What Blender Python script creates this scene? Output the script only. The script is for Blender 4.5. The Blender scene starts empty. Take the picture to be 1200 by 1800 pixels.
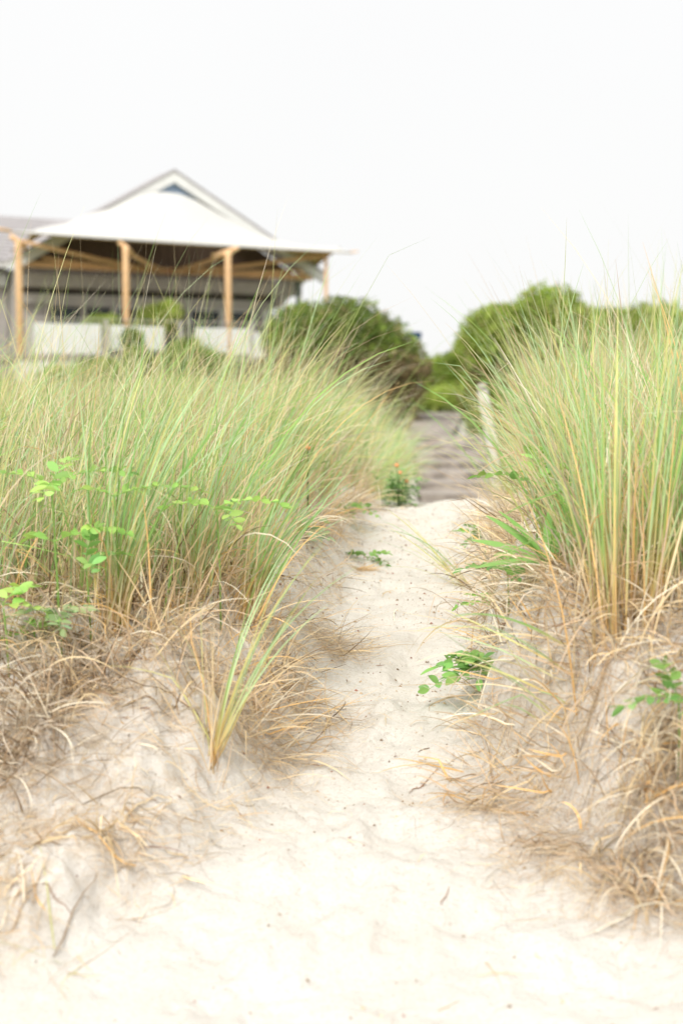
import bpy, math, numpy as np
from mathutils import Vector
rng = np.random.default_rng(7)
scene = bpy.context.scene
# ---------------------------------------------------------------- camera
cam = bpy.data.cameras.new("camera"); cam_o = bpy.data.objects.new("camera", cam)
scene.collection.objects.link(cam_o); scene.camera = cam_o
cam.sensor_fit = 'VERTICAL'; cam.sensor_height = 36; cam.lens = 50
cam.clip_start = 0.05; cam.clip_end = 3000
cam_o.location = (0, 0, 1.5)
PITCH = math.atan(200 / 2500)
cam_o.rotation_euler = (math.pi / 2 - PITCH, 0, 0)
cam.dof.use_dof = True; cam.dof.focus_distance = 4.7; cam.dof.aperture_fstop = 2.0
cam.dof.aperture_blades = 0
# ---------------------------------------------------------------- world and sun
w = bpy.data.worlds.new("World"); scene.world = w; w.use_nodes = True
nt = w.node_tree; nt.nodes.clear()
SUN_EL, SUN_AZ = math.radians(43), math.radians(200)     # azimuth measured from +Y clockwise
out = nt.nodes.new("ShaderNodeOutputWorld"); bg = nt.nodes.new("ShaderNodeBackground")
sky = nt.nodes.new("ShaderNodeTexSky"); sky.sky_type = 'NISHITA'; sky.sun_disc = False
sky.sun_elevation = SUN_EL; sky.sun_rotation = SUN_AZ; sky.dust_density = 3.0
geo = nt.nodes.new("ShaderNodeNewGeometry"); sep = nt.nodes.new("ShaderNodeSeparateXYZ")
nt.links.new(geo.outputs["Incoming"], sep.inputs[0])
neg = nt.nodes.new("ShaderNodeMath"); neg.operation = 'MULTIPLY'; neg.inputs[1].default_value = -1
nt.links.new(sep.outputs["Z"], neg.inputs[0])
ramp = nt.nodes.new("ShaderNodeValToRGB")
SKY_GAIN = 18.9
def sc(v): return (v * 1.0, v * 1.0, v * 1.0, 1)
cr = ramp.color_ramp
cr.elements[0].position = 0.0; cr.elements[0].color = (0.452, 0.452, 0.447, 1)
cr.elements[1].position = 1.0; cr.elements[1].color = (.76, .757, .75, 1)
e = cr.elements.new(0.33); e.color = (0.458, 0.458, 0.458, 1)
e = cr.elements.new(0.6); e.color = (0.68, 0.68, 0.677, 1)
nt.links.new(neg.outputs[0], ramp.inputs[0])
tc = nt.nodes.new("ShaderNodeTexCoord"); nz = nt.nodes.new("ShaderNodeTexNoise")
nz.inputs["Scale"].default_value = 2.2; nz.inputs["Detail"].default_value = 4
nt.links.new(tc.outputs["Generated"], nz.inputs["Vector"])
mr = nt.nodes.new("ShaderNodeMapRange"); mr.inputs[3].default_value = 0.975 * SKY_GAIN; mr.inputs[4].default_value = 1.02 * SKY_GAIN
nt.links.new(nz.outputs["Fac"], mr.inputs[0])
sca = nt.nodes.new("ShaderNodeVectorMath"); sca.operation = 'SCALE'
nt.links.new(ramp.outputs[0], sca.inputs[0]); nt.links.new(mr.outputs[0], sca.inputs["Scale"])
mix = nt.nodes.new("ShaderNodeMix"); mix.data_type = 'RGBA'; mix.inputs[0].default_value = 0.97
nt.links.new(sky.outputs[0], mix.inputs[6]); nt.links.new(sca.outputs[0], mix.inputs[7])
nt.links.new(mix.outputs[2], bg.inputs[0]); bg.inputs[1].default_value = 0.1
nt.links.new(bg.outputs[0], out.inputs[0])
sun = bpy.data.lights.new("sun", 'SUN'); sun.energy = 2.5; sun.angle = math.radians(16); sun.color = (1, .965, .91)
so = bpy.data.objects.new("sun", sun); scene.collection.objects.link(so)
sd = Vector((math.sin(SUN_AZ) * math.cos(SUN_EL), math.cos(SUN_AZ) * math.cos(SUN_EL), math.sin(SUN_EL)))
so.rotation_euler = sd.to_track_quat('Z', 'Y').to_euler(); so.location = (0, 0, 30)
scene.view_settings.view_transform = 'Standard'; scene.view_settings.look = 'None'
scene.view_settings.exposure = 0.22; scene.view_settings.gamma = 1
scene.render.engine = 'CYCLES'; scene.cycles.use_denoising = True
scene.cycles.max_bounces = 8; scene.cycles.diffuse_bounces = 4; scene.cycles.transmission_bounces = 4
scene.cycles.caustics_reflective = False; scene.cycles.caustics_refractive = False

# ---------------------------------------------------------------- object helpers
def link(o): scene.collection.objects.link(o); return o
def tag(o, label=None, cat=None, group=None, kind=None):
    if label: o["label"] = label
    if cat: o["category"] = cat
    if group: o["group"] = group
    if kind: o["kind"] = kind
    return o
def empty(name, loc=(0, 0, 0), rz=0.0):
    o = bpy.data.objects.new(name, None); o.location = loc; o.rotation_euler = (0, 0, rz)
    o.empty_display_size = .2
    return link(o)
class MB:
    """collects quads/tris with a colour per vertex"""
    def __init__(s): s.v = []; s.f = []; s.c = []; s.n = 0
    def add(s, v, f, c=(1, 1, 1)):
        v = np.asarray(v, float).reshape(-1, 3); f = np.asarray(f, int)
        c = np.asarray(c, float)
        if c.ndim == 1: c = np.tile(c, (len(v), 1))
        s.v.append(v); s.f.append(f + s.n); s.c.append(c); s.n += len(v)
    def box(s, a, b, c=(1, 1, 1)):
        x0, y0, z0 = a; x1, y1, z1 = b
        v = [(x0, y0, z0), (x1, y0, z0), (x1, y1, z0), (x0, y1, z0), (x0, y0, z1), (x1, y0, z1), (x1, y1, z1), (x0, y1, z1)]
        s.add(v, [(0, 3, 2, 1), (4, 5, 6, 7), (0, 1, 5, 4), (1, 2, 6, 5), (2, 3, 7, 6), (3, 0, 4, 7)], c)
    def prism(s, poly, y0, y1, c=(1, 1, 1)):
        """poly in (x,z), extruded along y"""
        n = len(poly)
        v = [(p[0], y0, p[1]) for p in poly] + [(p[0], y1, p[1]) for p in poly]
        s.add(v, [(i, (i + 1) % n, n + (i + 1) % n, n + i) for i in range(n)], c)
        for k in range(1, n - 1):
            s.add([v[0], v[k], v[k + 1]], [(0, 1, 2)], c); s.add([v[n], v[n + k + 1], v[n + k]], [(0, 1, 2)], c)
    def beam(s, a, b, wd, ht=None, c=(1, 1, 1)):
        ht = ht or wd; a = Vector(a); b = Vector(b); d = (b - a).normalized()
        up = Vector((0, 0, 1)) if abs(d.z) < .9 else Vector((0, 1, 0))
        x = d.cross(up).normalized(); y = x.cross(d).normalized(); v = []
        for p in (a, b):
            for i, j in ((-1, -1), (1, -1), (1, 1), (-1, 1)): v.append(p + x * wd / 2 * i + y * ht / 2 * j)
        s.add([tuple(q) for q in v], [(0, 3, 2, 1), (4, 5, 6, 7), (0, 1, 5, 4), (1, 2, 6, 5), (2, 3, 7, 6), (3, 0, 4, 7)], c)
    def tube(s, pts, radii, n=7, c=(1, 1, 1)):
        pts = [Vector(p) for p in pts]; v = []; f = []
        if not hasattr(radii, '__len__'): radii = [radii] * len(pts)
        for i, p in enumerate(pts):
            d = (pts[min(i + 1, len(pts) - 1)] - pts[max(i - 1, 0)]).normalized()
            up = Vector((0, 0, 1)) if abs(d.z) < .93 else Vector((0, 1, 0))
            x = d.cross(up).normalized(); y = x.cross(d)
            for k in range(n):
                a = 2 * math.pi * k / n; v.append(tuple(p + (x * math.cos(a) + y * math.sin(a)) * radii[i]))
        for i in range(len(pts) - 1):
            for k in range(n): f.append((i * n + k, i * n + (k + 1) % n, (i + 1) * n + (k + 1) % n, (i + 1) * n + k))
        m = len(v); v.append(tuple(pts[0])); v.append(tuple(pts[-1]))
        s.add(v, f, c)
        base = s.n - len(v)
        caps = [(m, (k + 1) % n, k) for k in range(n)] + [(m + 1, (len(pts) - 1) * n + k, (len(pts) - 1) * n + (k + 1) % n) for k in range(n)]
        s.f.append(np.array(caps) + base)
    def build(s, name, mat, parent=None, smooth=False, bevel=0):
        v = np.concatenate(s.v); c = np.concatenate(s.c)
        tri = [f for f in s.f if f.shape[1] == 3]; quad = [f for f in s.f if f.shape[1] == 4]
        tri = np.concatenate(tri) if tri else np.zeros((0, 3), int); quad = np.concatenate(quad) if quad else np.zeros((0, 4), int)
        me = bpy.data.meshes.new(name)
        me.vertices.add(len(v)); me.vertices.foreach_set("co", v.ravel())
        li = np.concatenate([quad.ravel(), tri.ravel()]); me.loops.add(len(li)); me.loops.foreach_set("vertex_index", li)
        nq, nt_ = len(quad), len(tri); me.polygons.add(nq + nt_)
        st = np.concatenate([np.arange(nq) * 4, nq * 4 + np.arange(nt_) * 3])
        me.polygons.foreach_set("loop_start", st)
        me.polygons.foreach_set("use_smooth", np.full(nq + nt_, smooth))
        me.update(calc_edges=True)
        at = me.attributes.new("tint", 'FLOAT_COLOR', 'POINT')
        at.data.foreach_set("color", np.concatenate([c, np.ones((len(c), 1))], 1).ravel())
        me.materials.append(mat); me.validate()
        o = bpy.data.objects.new(name, me); link(o)
        if parent: o.parent = parent
        if bevel:
            b = o.modifiers.new("bevel", 'BEVEL'); b.width = bevel; b.segments = 2; b.limit_method = 'ANGLE'
        return o

# ---------------------------------------------------------------- materials
def new_mat(name):
    m = bpy.data.materials.new(name); m.use_nodes = True
    n = m.node_tree; b = n.nodes["Principled BSDF"]
    b.inputs["Specular IOR Level"].default_value = .25
    return m, n, b
def plain(name, col, rough=.7, var=.15, scale=6, stretch=(1, 1, 1), bump=.0, tint=False):
    m, n, b = new_mat(name); N = n.nodes; L = n.links
    tc = N.new("ShaderNodeTexCoord"); mp = N.new("ShaderNodeMapping"); mp.inputs["Scale"].default_value = stretch
    nz = N.new("ShaderNodeTexNoise"); nz.inputs["Scale"].default_value = scale; nz.inputs["Detail"].default_value = 6
    L.new(tc.outputs["Object"], mp.inputs[0]); L.new(mp.outputs[0], nz.inputs["Vector"])
    r = N.new("ShaderNodeMapRange"); r.inputs[1].default_value = .3; r.inputs[2].default_value = .7
    r.inputs[3].default_value = 1 - var; r.inputs[4].default_value = 1 + var
    L.new(nz.outputs["Fac"], r.inputs[0])
    sc_ = N.new("ShaderNodeVectorMath"); sc_.operation = 'SCALE'; sc_.inputs[0].default_value = col
    if tint:
        a = N.new("ShaderNodeAttribute"); a.attribute_name = "tint"
        L.new(a.outputs["Color"], sc_.inputs[0])
    L.new(r.outputs[0], sc_.inputs["Scale"]); L.new(sc_.outputs[0], b.inputs["Base Color"])
    b.inputs["Roughness"].default_value = rough
    if bump:
        bp = N.new("ShaderNodeBump"); bp.inputs["Strength"].default_value = .6; bp.inputs["Distance"].default_value = bump
        L.new(nz.outputs["Fac"], bp.inputs["Height"]); L.new(bp.outputs[0], b.inputs["Normal"])
    return m
def leafy(name, trans=.4, rough=.55, sat=1.0):
    m, n, b = new_mat(name); N = n.nodes; L = n.links
    a = N.new("ShaderNodeAttribute"); a.attribute_name = "tint"
    L.new(a.outputs["Color"], b.inputs["Base Color"]); b.inputs["Roughness"].default_value = rough
    t = N.new("ShaderNodeBsdfTranslucent"); L.new(a.outputs["Color"], t.inputs[0])
    mx = N.new("ShaderNodeMixShader"); mx.inputs[0].default_value = trans
    L.new(b.outputs[0], mx.inputs[1]); L.new(t.outputs[0], mx.inputs[2]); L.new(mx.outputs[0], N["Material Output"].inputs[0])
    return m
M_GRASS = leafy("beach_grass_blade", .36, .5)
M_STRAW = leafy("dry_straw", .12, .7)
M_LEAF = leafy("green_leaf", .4, .45)
M_SHRUB = leafy("shrub_leaf", .35, .6)
M_TWIGS = plain("reddish_twig_bark", (.30, .18, .12), .9, .3, 25)
M_TWIG = plain("twig_bark", (.16, .115, .08), .9, .3, 25, bump=.004)
M_BITS = plain("litter_bits", (.2, .13, .08), .9, .2, 40, tint=True)

def sand_material():
    m, n, b = new_mat("dry_sand"); N = n.nodes; L = n.links
    tc = N.new("ShaderNodeTexCoord")
    def noise(scale, det, rough=.6):
        z = N.new("ShaderNodeTexNoise"); z.inputs["Scale"].default_value = scale; z.inputs["Detail"].default_value = det
        z.inputs["Roughness"].default_value = rough; L.new(tc.outputs["Object"], z.inputs["Vector"]); return z
    def mapr(src, a, c, d, e_):
        r = N.new("ShaderNodeMapRange"); r.inputs[1].default_value = a; r.inputs[2].default_value = c
        r.inputs[3].default_value = d; r.inputs[4].default_value = e_; L.new(src, r.inputs[0]); return r.outputs[0]
    def mixc(f, a, c):
        x = N.new("ShaderNodeMix"); x.data_type = 'RGBA'
        if isinstance(f, float): x.inputs[0].default_value = f
        else: L.new(f, x.inputs[0])
        for s_, q in ((6, a), (7, c)):
            if isinstance(q, tuple): x.inputs[s_].default_value = (*q, 1)
            else: L.new(q, x.inputs[s_])
        return x.outputs[2]
    n1 = noise(3.5, 5); n2 = noise(45, 8, .7); n3 = noise(420, 3); n4 = noise(130, 4, .75)
    c = mixc(mapr(n1.outputs["Fac"], .35, .65, 0, 1), (.655, .618, .56), (.71, .68, .63))
    c = mixc(mapr(n2.outputs["Fac"], .55, .74, 0, .3), c, (.50, .43, .34))
    c = mixc(mapr(n4.outputs["Fac"], .57, .66, 0, .6), c, (.36, .29, .21))       # dark grains and fine debris
    c = mixc(mapr(n3.outputs["Fac"], .56, .68, 0, .45), c, (.45, .38, .3))
    # organic, root-bound soil on the eroded faces
    at = N.new("ShaderNodeAttribute"); at.attribute_name = "tint"
    sp = N.new("ShaderNodeSeparateColor"); L.new(at.outputs["Color"], sp.inputs[0])
    n5 = noise(14, 9, .78)
    soil = N.new("ShaderNodeMath"); soil.operation = 'MULTIPLY'; L.new(sp.outputs[0], soil.inputs[0])
    L.new(mapr(n5.outputs["Fac"], .47, .62, 0, .85), soil.inputs[1])
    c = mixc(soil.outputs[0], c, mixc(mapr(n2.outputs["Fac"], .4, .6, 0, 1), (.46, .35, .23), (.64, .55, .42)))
    c = mixc(sp.outputs[2], c, mixc(mapr(n2.outputs["Fac"], .35, .6, 0, 1), (.16, .115, .075), (.36, .28, .19)))  # dark humus and litter, with shade of the grass gaps painted in
    c = mixc(sp.outputs[1], c, mixc(mapr(n1.outputs["Fac"], .4, .6, 0, 1), (.14, .17, .06), (.24, .25, .1)))  # heath cover far off
    L.new(c, b.inputs["Base Color"]); b.inputs["Roughness"].default_value = .95; b.inputs["Specular IOR Level"].default_value = .1
    b1 = N.new("ShaderNodeBump"); b1.inputs["Strength"].default_value = .8; b1.inputs["Distance"].default_value = .014
    L.new(n2.outputs["Fac"], b1.inputs["Height"])
    b2 = N.new("ShaderNodeBump"); b2.inputs["Strength"].default_value = .5; b2.inputs["Distance"].default_value = .002
    L.new(n3.outputs["Fac"], b2.inputs["Height"]); L.new(b1.outputs[0], b2.inputs["Normal"])
    L.new(b2.outputs[0], b.inputs["Normal"])
    return m

# ---------------------------------------------------------------- terrain
_tab = np.random.default_rng(3).random((256, 256))
def vnoise(x, y):
    xi = np.floor(x).astype(int); yi = np.floor(y).astype(int); fx = x - xi; fy = y - yi
    fx = fx * fx * (3 - 2 * fx); fy = fy * fy * (3 - 2 * fy)
    a = _tab[xi & 255, yi & 255]; b = _tab[(xi + 1) & 255, yi & 255]; c = _tab[xi & 255, (yi + 1) & 255]; d = _tab[(xi + 1) & 255, (yi + 1) & 255]
    return (a * (1 - fx) + b * fx) * (1 - fy) + (c * (1 - fx) + d * fx) * fy - .5
def fbm(x, y, f, o=4, g=.5):
    r = 0; a = 1
    for i in range(o): r = r + a * vnoise(x * f + 17.3 * i, y * f + 5.1 * i); f *= 2.03; a *= g
    return r
def sst(t): t = np.clip(t, 0, 1); return t * t * (3 - 2 * t)
I = np.interp
PD = [-3, 1.5, 2.8, 3.4, 4.1, 4.6, 5.2, 6.2, 7.6, 8.1, 9.0, 11, 14.5, 19, 30, 60, 200]
PZ = [-.5, .05, .27, .41, .52, .58, .67, .757, .895, .91, .80, .45, .30, .80, 1.2, .6, .2]
LFd = [2.4, 2.8, 3.2, 3.7, 4.1, 4.9, 6.2, 7.9, 9, 12, 15, 20, 30]
LFx = [-1.1, -.67, -.35, -.17, -.07, -.01, .11, .20, .36, .72, .88, 1.15, 1.3]
RFd = [2.6, 2.9, 3.1, 3.3, 3.6, 4.1, 4.9, 6.2, 7.7, 10, 15, 20, 30]
RFx = [1.5, 1.05, .74, .56, .40, .30, .39, .56, .80, 1.2, 1.8, 1.9, 2.3]
HLd = [2.6, 3.0, 3.3, 3.65, 4.0, 5.0, 6.5, 8, 10, 13, 18, 26, 60]
HLz = [0, .03, .10, .22, .35, .31, .31, .19, .38, .50, .35, .0, .0]
HRd = [2.8, 3.0, 3.2, 3.45, 3.7, 4.5, 6, 8, 10, 13, 18, 30]
HRz = [0, .02, .10, .30, .42, .42, .33, .25, .45, .55, .3, .0]
def bank(x, y):
    j = .05 * fbm(x, y, 3.1, 3)
    sw = I(y, [2.5, 4, 6, 9, 14], [.32, .34, .38, .55, .8])
    uL = (I(y, LFd, LFx) + j - x) / sw
    uR = (x - I(y, RFd, RFx) - .04 + j) / (sw * I(y, [3, 5, 7], [.62, .72, .85]))
    return uL, uR
_fr = np.random.default_rng(11); PRINTS = []
_y = 2.35; _k = 0
while _y < 8.3:
    PRINTS.append((float(np.interp(_y, [2.3, 4.1, 5.2, 6.2, 7.6, 8.5], [.05, .10, .21, .32, .46, .52])) + (.075 if _k % 2 else -.075) * (1.5 if _y < 3.5 else 1) + _fr.normal(0, .03), _y, _fr.normal(-.12, .2), _fr.uniform(.008, .02)))
    _y += _fr.uniform(.10, .24); _k += 1
for _q in range(9): PRINTS.append((_fr.uniform(-.45, .6), _fr.uniform(2.3, 3.1), _fr.uniform(-1, 1), _fr.uniform(.006, .014)))
def dents(x, y):
    z = np.zeros(np.shape(x))
    for (px, py, a, dp) in PRINTS:
        dx = x - px; dy = y - py; u = (dx * math.cos(a) + dy * math.sin(a)) / .052; v = (-dx * math.sin(a) + dy * math.cos(a)) / .125
        r2 = u * u + v * v; dp = dp * .55
        z = z - dp * np.exp(-r2 ** 1.6) + dp * .5 * np.exp(-(np.sqrt(r2) - 1.35) ** 2 / .08)
    return z
def height(x, y):
    x = np.asarray(x, float); y = np.asarray(y, float)
    uL, uR = bank(x, y)
    z = I(y, PD, PZ)
    near = sst((26 - y) / 14)
    hL = I(y + .10 * fbm(x, y, 2.3, 2), HLd, HLz) * sst(uL) * (1 + .25 * fbm(x, y, 1.3, 3))
    hR = I(y + .14 * fbm(x + 9, y, 2.3, 2), HRd, HRz) * sst(uR) * (1 + .25 * fbm(x + 5, y, 1.3, 3))
    z = z + hL + hR
    # beyond the dune the land on the house side stands higher
    z = z + .75 * sst((y - 23) / 8) * sst((.4 - x) / 2.5) * sst((80 - y) / 30)
    b = np.clip(sst(uL * 1.6) + sst(uR * 1.6), 0, 1)
    front = sst((7.5 - y) / 2)
    z = z + b * near * front * (.12 * fbm(x, y, 4.2, 3) + .085 * np.abs(fbm(x + 3, y, 8, 3)) + .035 * fbm(x, y, 19, 3))
    z = z + (1 - b) * near * (.04 * fbm(x, y, 2.4, 3, .45) + .028 * fbm(x, y, 7, 2) + .022 * np.minimum(0, fbm(x, y, 22, 3)))
    z = z + np.where(y < 9.5, dents(x, y) * (1 - b), 0)
    return z
fine = np.linspace(-.36, .36, 500)
s_ = np.linspace(0, 1, 60)[1:] ** 2.2
xs_t = np.concatenate([(-.36 - s_ * 2.5)[::-1], fine, .36 + s_ * 2.5])
rows = [-3, -2, -1, 0, .6, 1.1, 1.5, 1.8, 2.0]
r = 2.1
while r < 9.5: rows.append(r); r *= 1.0027
while r < 40: rows.append(r); r *= 1.015
while r < 1500: rows.append(r); r *= 1.12
rows = np.array(rows)
T, Y = np.meshgrid(xs_t, rows); X = T * (Y + 3.6)
Z = height(X, Y)
Z = np.where(Y > 60, Z + .8 * fbm(X, Y, .02, 2), Z)
uL, uR = bank(X, Y)
bk = np.clip(sst(uL * 2.2) + sst(uR * 2.2), 0, 1)
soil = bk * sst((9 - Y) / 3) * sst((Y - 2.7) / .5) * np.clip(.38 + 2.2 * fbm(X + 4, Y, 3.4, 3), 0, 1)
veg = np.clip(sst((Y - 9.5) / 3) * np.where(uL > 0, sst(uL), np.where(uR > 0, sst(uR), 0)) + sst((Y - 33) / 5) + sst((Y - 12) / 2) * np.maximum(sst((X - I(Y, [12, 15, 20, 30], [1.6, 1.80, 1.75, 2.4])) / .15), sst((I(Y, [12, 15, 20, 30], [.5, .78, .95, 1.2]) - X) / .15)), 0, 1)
litter_shade = np.clip(sst((I(Y, [3.9, 4.2, 4.7, 5.5, 6.5, 7.8, 9, 12, 20], [-.62, -.40, -.34, -.30, -.20, -.02, .15, .4, .85]) - X) / .12) * sst((Y - 4.0 - .2 * fbm(X + 2, Y, 2.2, 2)) / .12) + sst((X - I(Y, [3.65, 3.9, 4.3, 5, 6.2, 7.8, 10, 15, 20], [.74, .70, .68, .74, .9, 1.12, 1.45, 2.15, 2.3])) / .12) * sst((Y - 3.8 - .2 * fbm(X + 2, Y, 2.2, 2)) / .12), 0, 1) * np.clip(.85 + fbm(X, Y, 6, 3), 0, 1)  # mask under the grass: litter cover plus painted gap shade
nr, nc = X.shape
g = MB(); idx = np.arange(nr * nc).reshape(nr, nc)
F = np.stack([idx[:-1, :-1], idx[:-1, 1:], idx[1:, 1:], idx[1:, :-1]], -1).reshape(-1, 4)
g.add(np.stack([X, Y, Z], -1).reshape(-1, 3), F, np.stack([soil, veg, litter_shade], -1).reshape(-1, 3))
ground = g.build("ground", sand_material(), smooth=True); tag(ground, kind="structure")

# ---------------------------------------------------------------- grass engine
C = {k: np.array(v) for k, v in dict(
    sage=(.46, .63, .33), green=(.28, .50, .145), fresh=(.40, .64, .17), yel=(.64, .64, .26), straw=(.79, .63, .39),
    tan=(.60, .45, .30), pale=(.84, .76, .60), orange=(.78, .51, .22), grey=(.54, .46, .36), dark=(.24, .165, .10), rust=(.28, .13, .09)).items()}
def blades(mb, base, az, tilt, bend, L, W, cb, cm, ct, K=7, curl=.0, clamp=True, pw=1.4, flat=.0, kink=.1):
    N = len(base); s = np.linspace(0, 1, K + 1)[None, :]
    th = tilt[:, None] + bend[:, None] * s ** pw
    kk_ = (rng.random(N) < kink)[:, None] * (s > rng.uniform(.35, .85, N)[:, None]) * rng.normal(.9, .6, N)[:, None]
    th = th + kk_
    a = az[:, None] + (rng.normal(0, 1, N) * curl)[:, None] * s
    d = np.stack([np.sin(th) * np.cos(a), np.sin(th) * np.sin(a), np.cos(th)], -1)
    step = (L / K)[:, None, None]
    P = base[:, None, :] + np.concatenate([np.zeros((N, 1, 3)), np.cumsum(d[:, :-1] * step, 1)], 1)
    if clamp:
        h = height(P[..., 0], P[..., 1]) + .002 + .012 * rng.random((N, 1)) * (s > 0)
        P[..., 2] = np.maximum(P[..., 2], h)
    side = np.stack([-np.sin(a), np.cos(a), np.zeros_like(a)], -1)
    nrm = np.cross(d, side); ro = (rng.random(N) * math.pi * (1 - flat))[:, None, None]
    wv = side * np.cos(ro) + nrm * np.sin(ro)
    prof = np.minimum(1, .55 + 3 * s) * np.clip(1 - s, 0, 1) ** .55 + .06
    off = wv * (prof * W[:, None])[..., None] * .5
    V = np.stack([P - off, P + off], 2).reshape(N, -1, 3)
    k = np.arange(K); q = np.stack([2 * k, 2 * k + 1, 2 * k + 3, 2 * k + 2], -1)
    Fq = (np.arange(N)[:, None, None] * (2 * (K + 1)) + q[None]).reshape(-1, 4)
    t = np.repeat(s, 2, 1)[..., None]
    c = np.where(t < .4, cb[:, None] + (cm - cb)[:, None] * (t / .4), cm[:, None] + (ct - cm)[:, None] * ((t - .4) / .6))
    mb.add(V.reshape(-1, 3), Fq, c.reshape(-1, 3))
def pick(names, probs, n):
    pal = np.array([C[k] for k in names]); i = rng.choice(len(names), n, p=np.array(probs) / sum(probs))
    return pal[i] * (1 + .14 * rng.normal(0, 1, (n, 1))).clip(.6, 1.5)
def tufts(cx, cy, per, spread):
    n = rng.poisson(per, len(cx)).clip(1); i = np.repeat(np.arange(len(cx)), n)
    x = cx[i] + rng.normal(0, spread, len(i)); y = cy[i] + rng.normal(0, spread, len(i))
    return x, y, i
def base_of(x, y, sink=.015): return np.stack([x, y, height(x, y) - sink], -1)
def scatter(n, x0, x1, y0, y1, ok):
    x = rng.uniform(x0, x1, n); y = rng.uniform(y0, y1, n); m = ok(x, y); return x[m], y[m]
LGd = [3.9, 4.2, 4.7, 5.5, 6.5, 7.8, 9, 12, 15, 20]; LGx = [-.62, -.38, -.32, -.28, -.18, .0, .18, .42, .62, .85]
RGd = [3.65, 3.9, 4.3, 5, 6.2, 7.8, 10, 15, 20]; RGx = [.74, .68, .66, .72, .88, 1.10, 1.30, 1.85, 2.0]
def inL(x, y): return (x < I(y, LGd, LGx) + .10 * fbm(x, y, 2.5, 2)) & (y > 3.95 + .22 * fbm(x + 2, y, 2.2, 2) + .12 * (x > -.9))
def inR(x, y): return (x > I(y, RGd, RGx) + .08 * fbm(x, y, 2.5, 2)) & (y > 3.75 + .22 * fbm(x + 2, y, 2.2, 2))
def inframe(x, y, m=.35): return np.abs(x) < .25 * y + m
def live(x, y, i, ncl, side, dens_far=1.0):
    """live beach grass; side=+1 leans right, other side fans"""
    n = len(x)
    if side == 'L':
        az = rng.normal(.15, .8, n) + (rng.random(n) < .1) * 2.6; lean = np.abs(rng.normal(.20, .17, n)); bend = np.abs(rng.normal(.58, .42, n))
        lean += .06 * sst((y - 6) / 4); bend += .25 * sst((y - 6) / 4)
    else:
        e = x - I(y, RGd, RGx)
        k = sst((.42 - e) / .42)
        left = rng.random(n) < (.42 + .25 * k)
        az = np.where(left, math.pi + rng.normal(0, .6, n), rng.normal(0, .7, n))
        lean = np.abs(rng.normal(.12, .12, n)) + .20 * k * left * rng.random(n) ** 2; bend = np.abs(rng.normal(.36, .28, n)) + .75 * k * left * rng.random(n) ** 2
    L = (rng.normal(.54 if side == 'L' else .55, .15, n) * np.where(x < -.6, .9, 1.0)).clip(.18, .95); tall = rng.random(n) < np.where(x < -.1, .12, .06); L = np.where(tall, (L * rng.uniform(1.3, 2.0 if side == 'L' else 1.55, n)).clip(.3, 1.1), L)
    W = rng.normal(.0054, .0016, n).clip(.0024, .010); W = np.where(tall, .0030, W)
    typ = rng.random(n)
    cm = np.where((typ < (.76 if side == 'L' else .66))[:, None], pick(['sage', 'green', 'fresh', 'yel'], [5, 3, 1.2, 1.2], n), pick(['straw', 'yel', 'orange', 'pale', 'tan'], [4, 3, 1.4, 2, 2], n))
    cb = np.where((rng.random(n) < .6)[:, None], pick(['tan', 'straw', 'orange', 'yel'], [3, 3, 1.2, 1.5], n), cm)
    ct = np.where((rng.random(n) < .38)[:, None], pick(['straw', 'tan', 'pale', 'yel'], [3, 2, 2, 2], n), cm)
    cm = np.where(tall[:, None], pick(['straw', 'tan', 'pale', 'yel'], [3, 2, 2, 2], n), cm)
    return az, lean, bend, L, W, cb, cm, ct
def make_live(name, side, nc_near, nc_far, label):
    mb = MB(); f = inL if side == 'L' else inR
    for (y0, y1, ncl, per, K) in ((3.6, 7.5, nc_near, 13, 8), (7.5, 17, nc_far, 12, 6)):
        lim = .25 * y1 + .95
        X0, X1 = ((-lim, 1.2) if side == 'L' else (.4, lim))
        cx, cy = scatter(ncl, X0, X1, y0, y1, lambda x, y: f(x, y) & inframe(x, y, 1.0))
        x, y, i = tufts(cx, cy, per, .022)
        P = live(x, y, i, ncl, side)
        # blades of one tuft share part of their lean
        sh = rng.normal(0, .5, len(cx))[i]
        wscale = 1.0 if y1 < 8 else 1.25
        blades(mb, base_of(x, y), P[0] + sh, P[1], P[2], P[3] * rng.uniform(.62, 1.22, len(cx))[i], P[4] * wscale, P[5], P[6], P[7], K=K, curl=.35)
    o = mb.build(name, M_GRASS, smooth=True)
    return tag(o, label, "beach grass", kind="stuff")
make_live("beach_grass", 'L', 2200, 3300, "green and straw beach grass leaning over the dune left of the path")
make_live("beach_grass", 'R', 2400, 2200, "tall green and golden beach grass on the bank right of the path")

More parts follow.
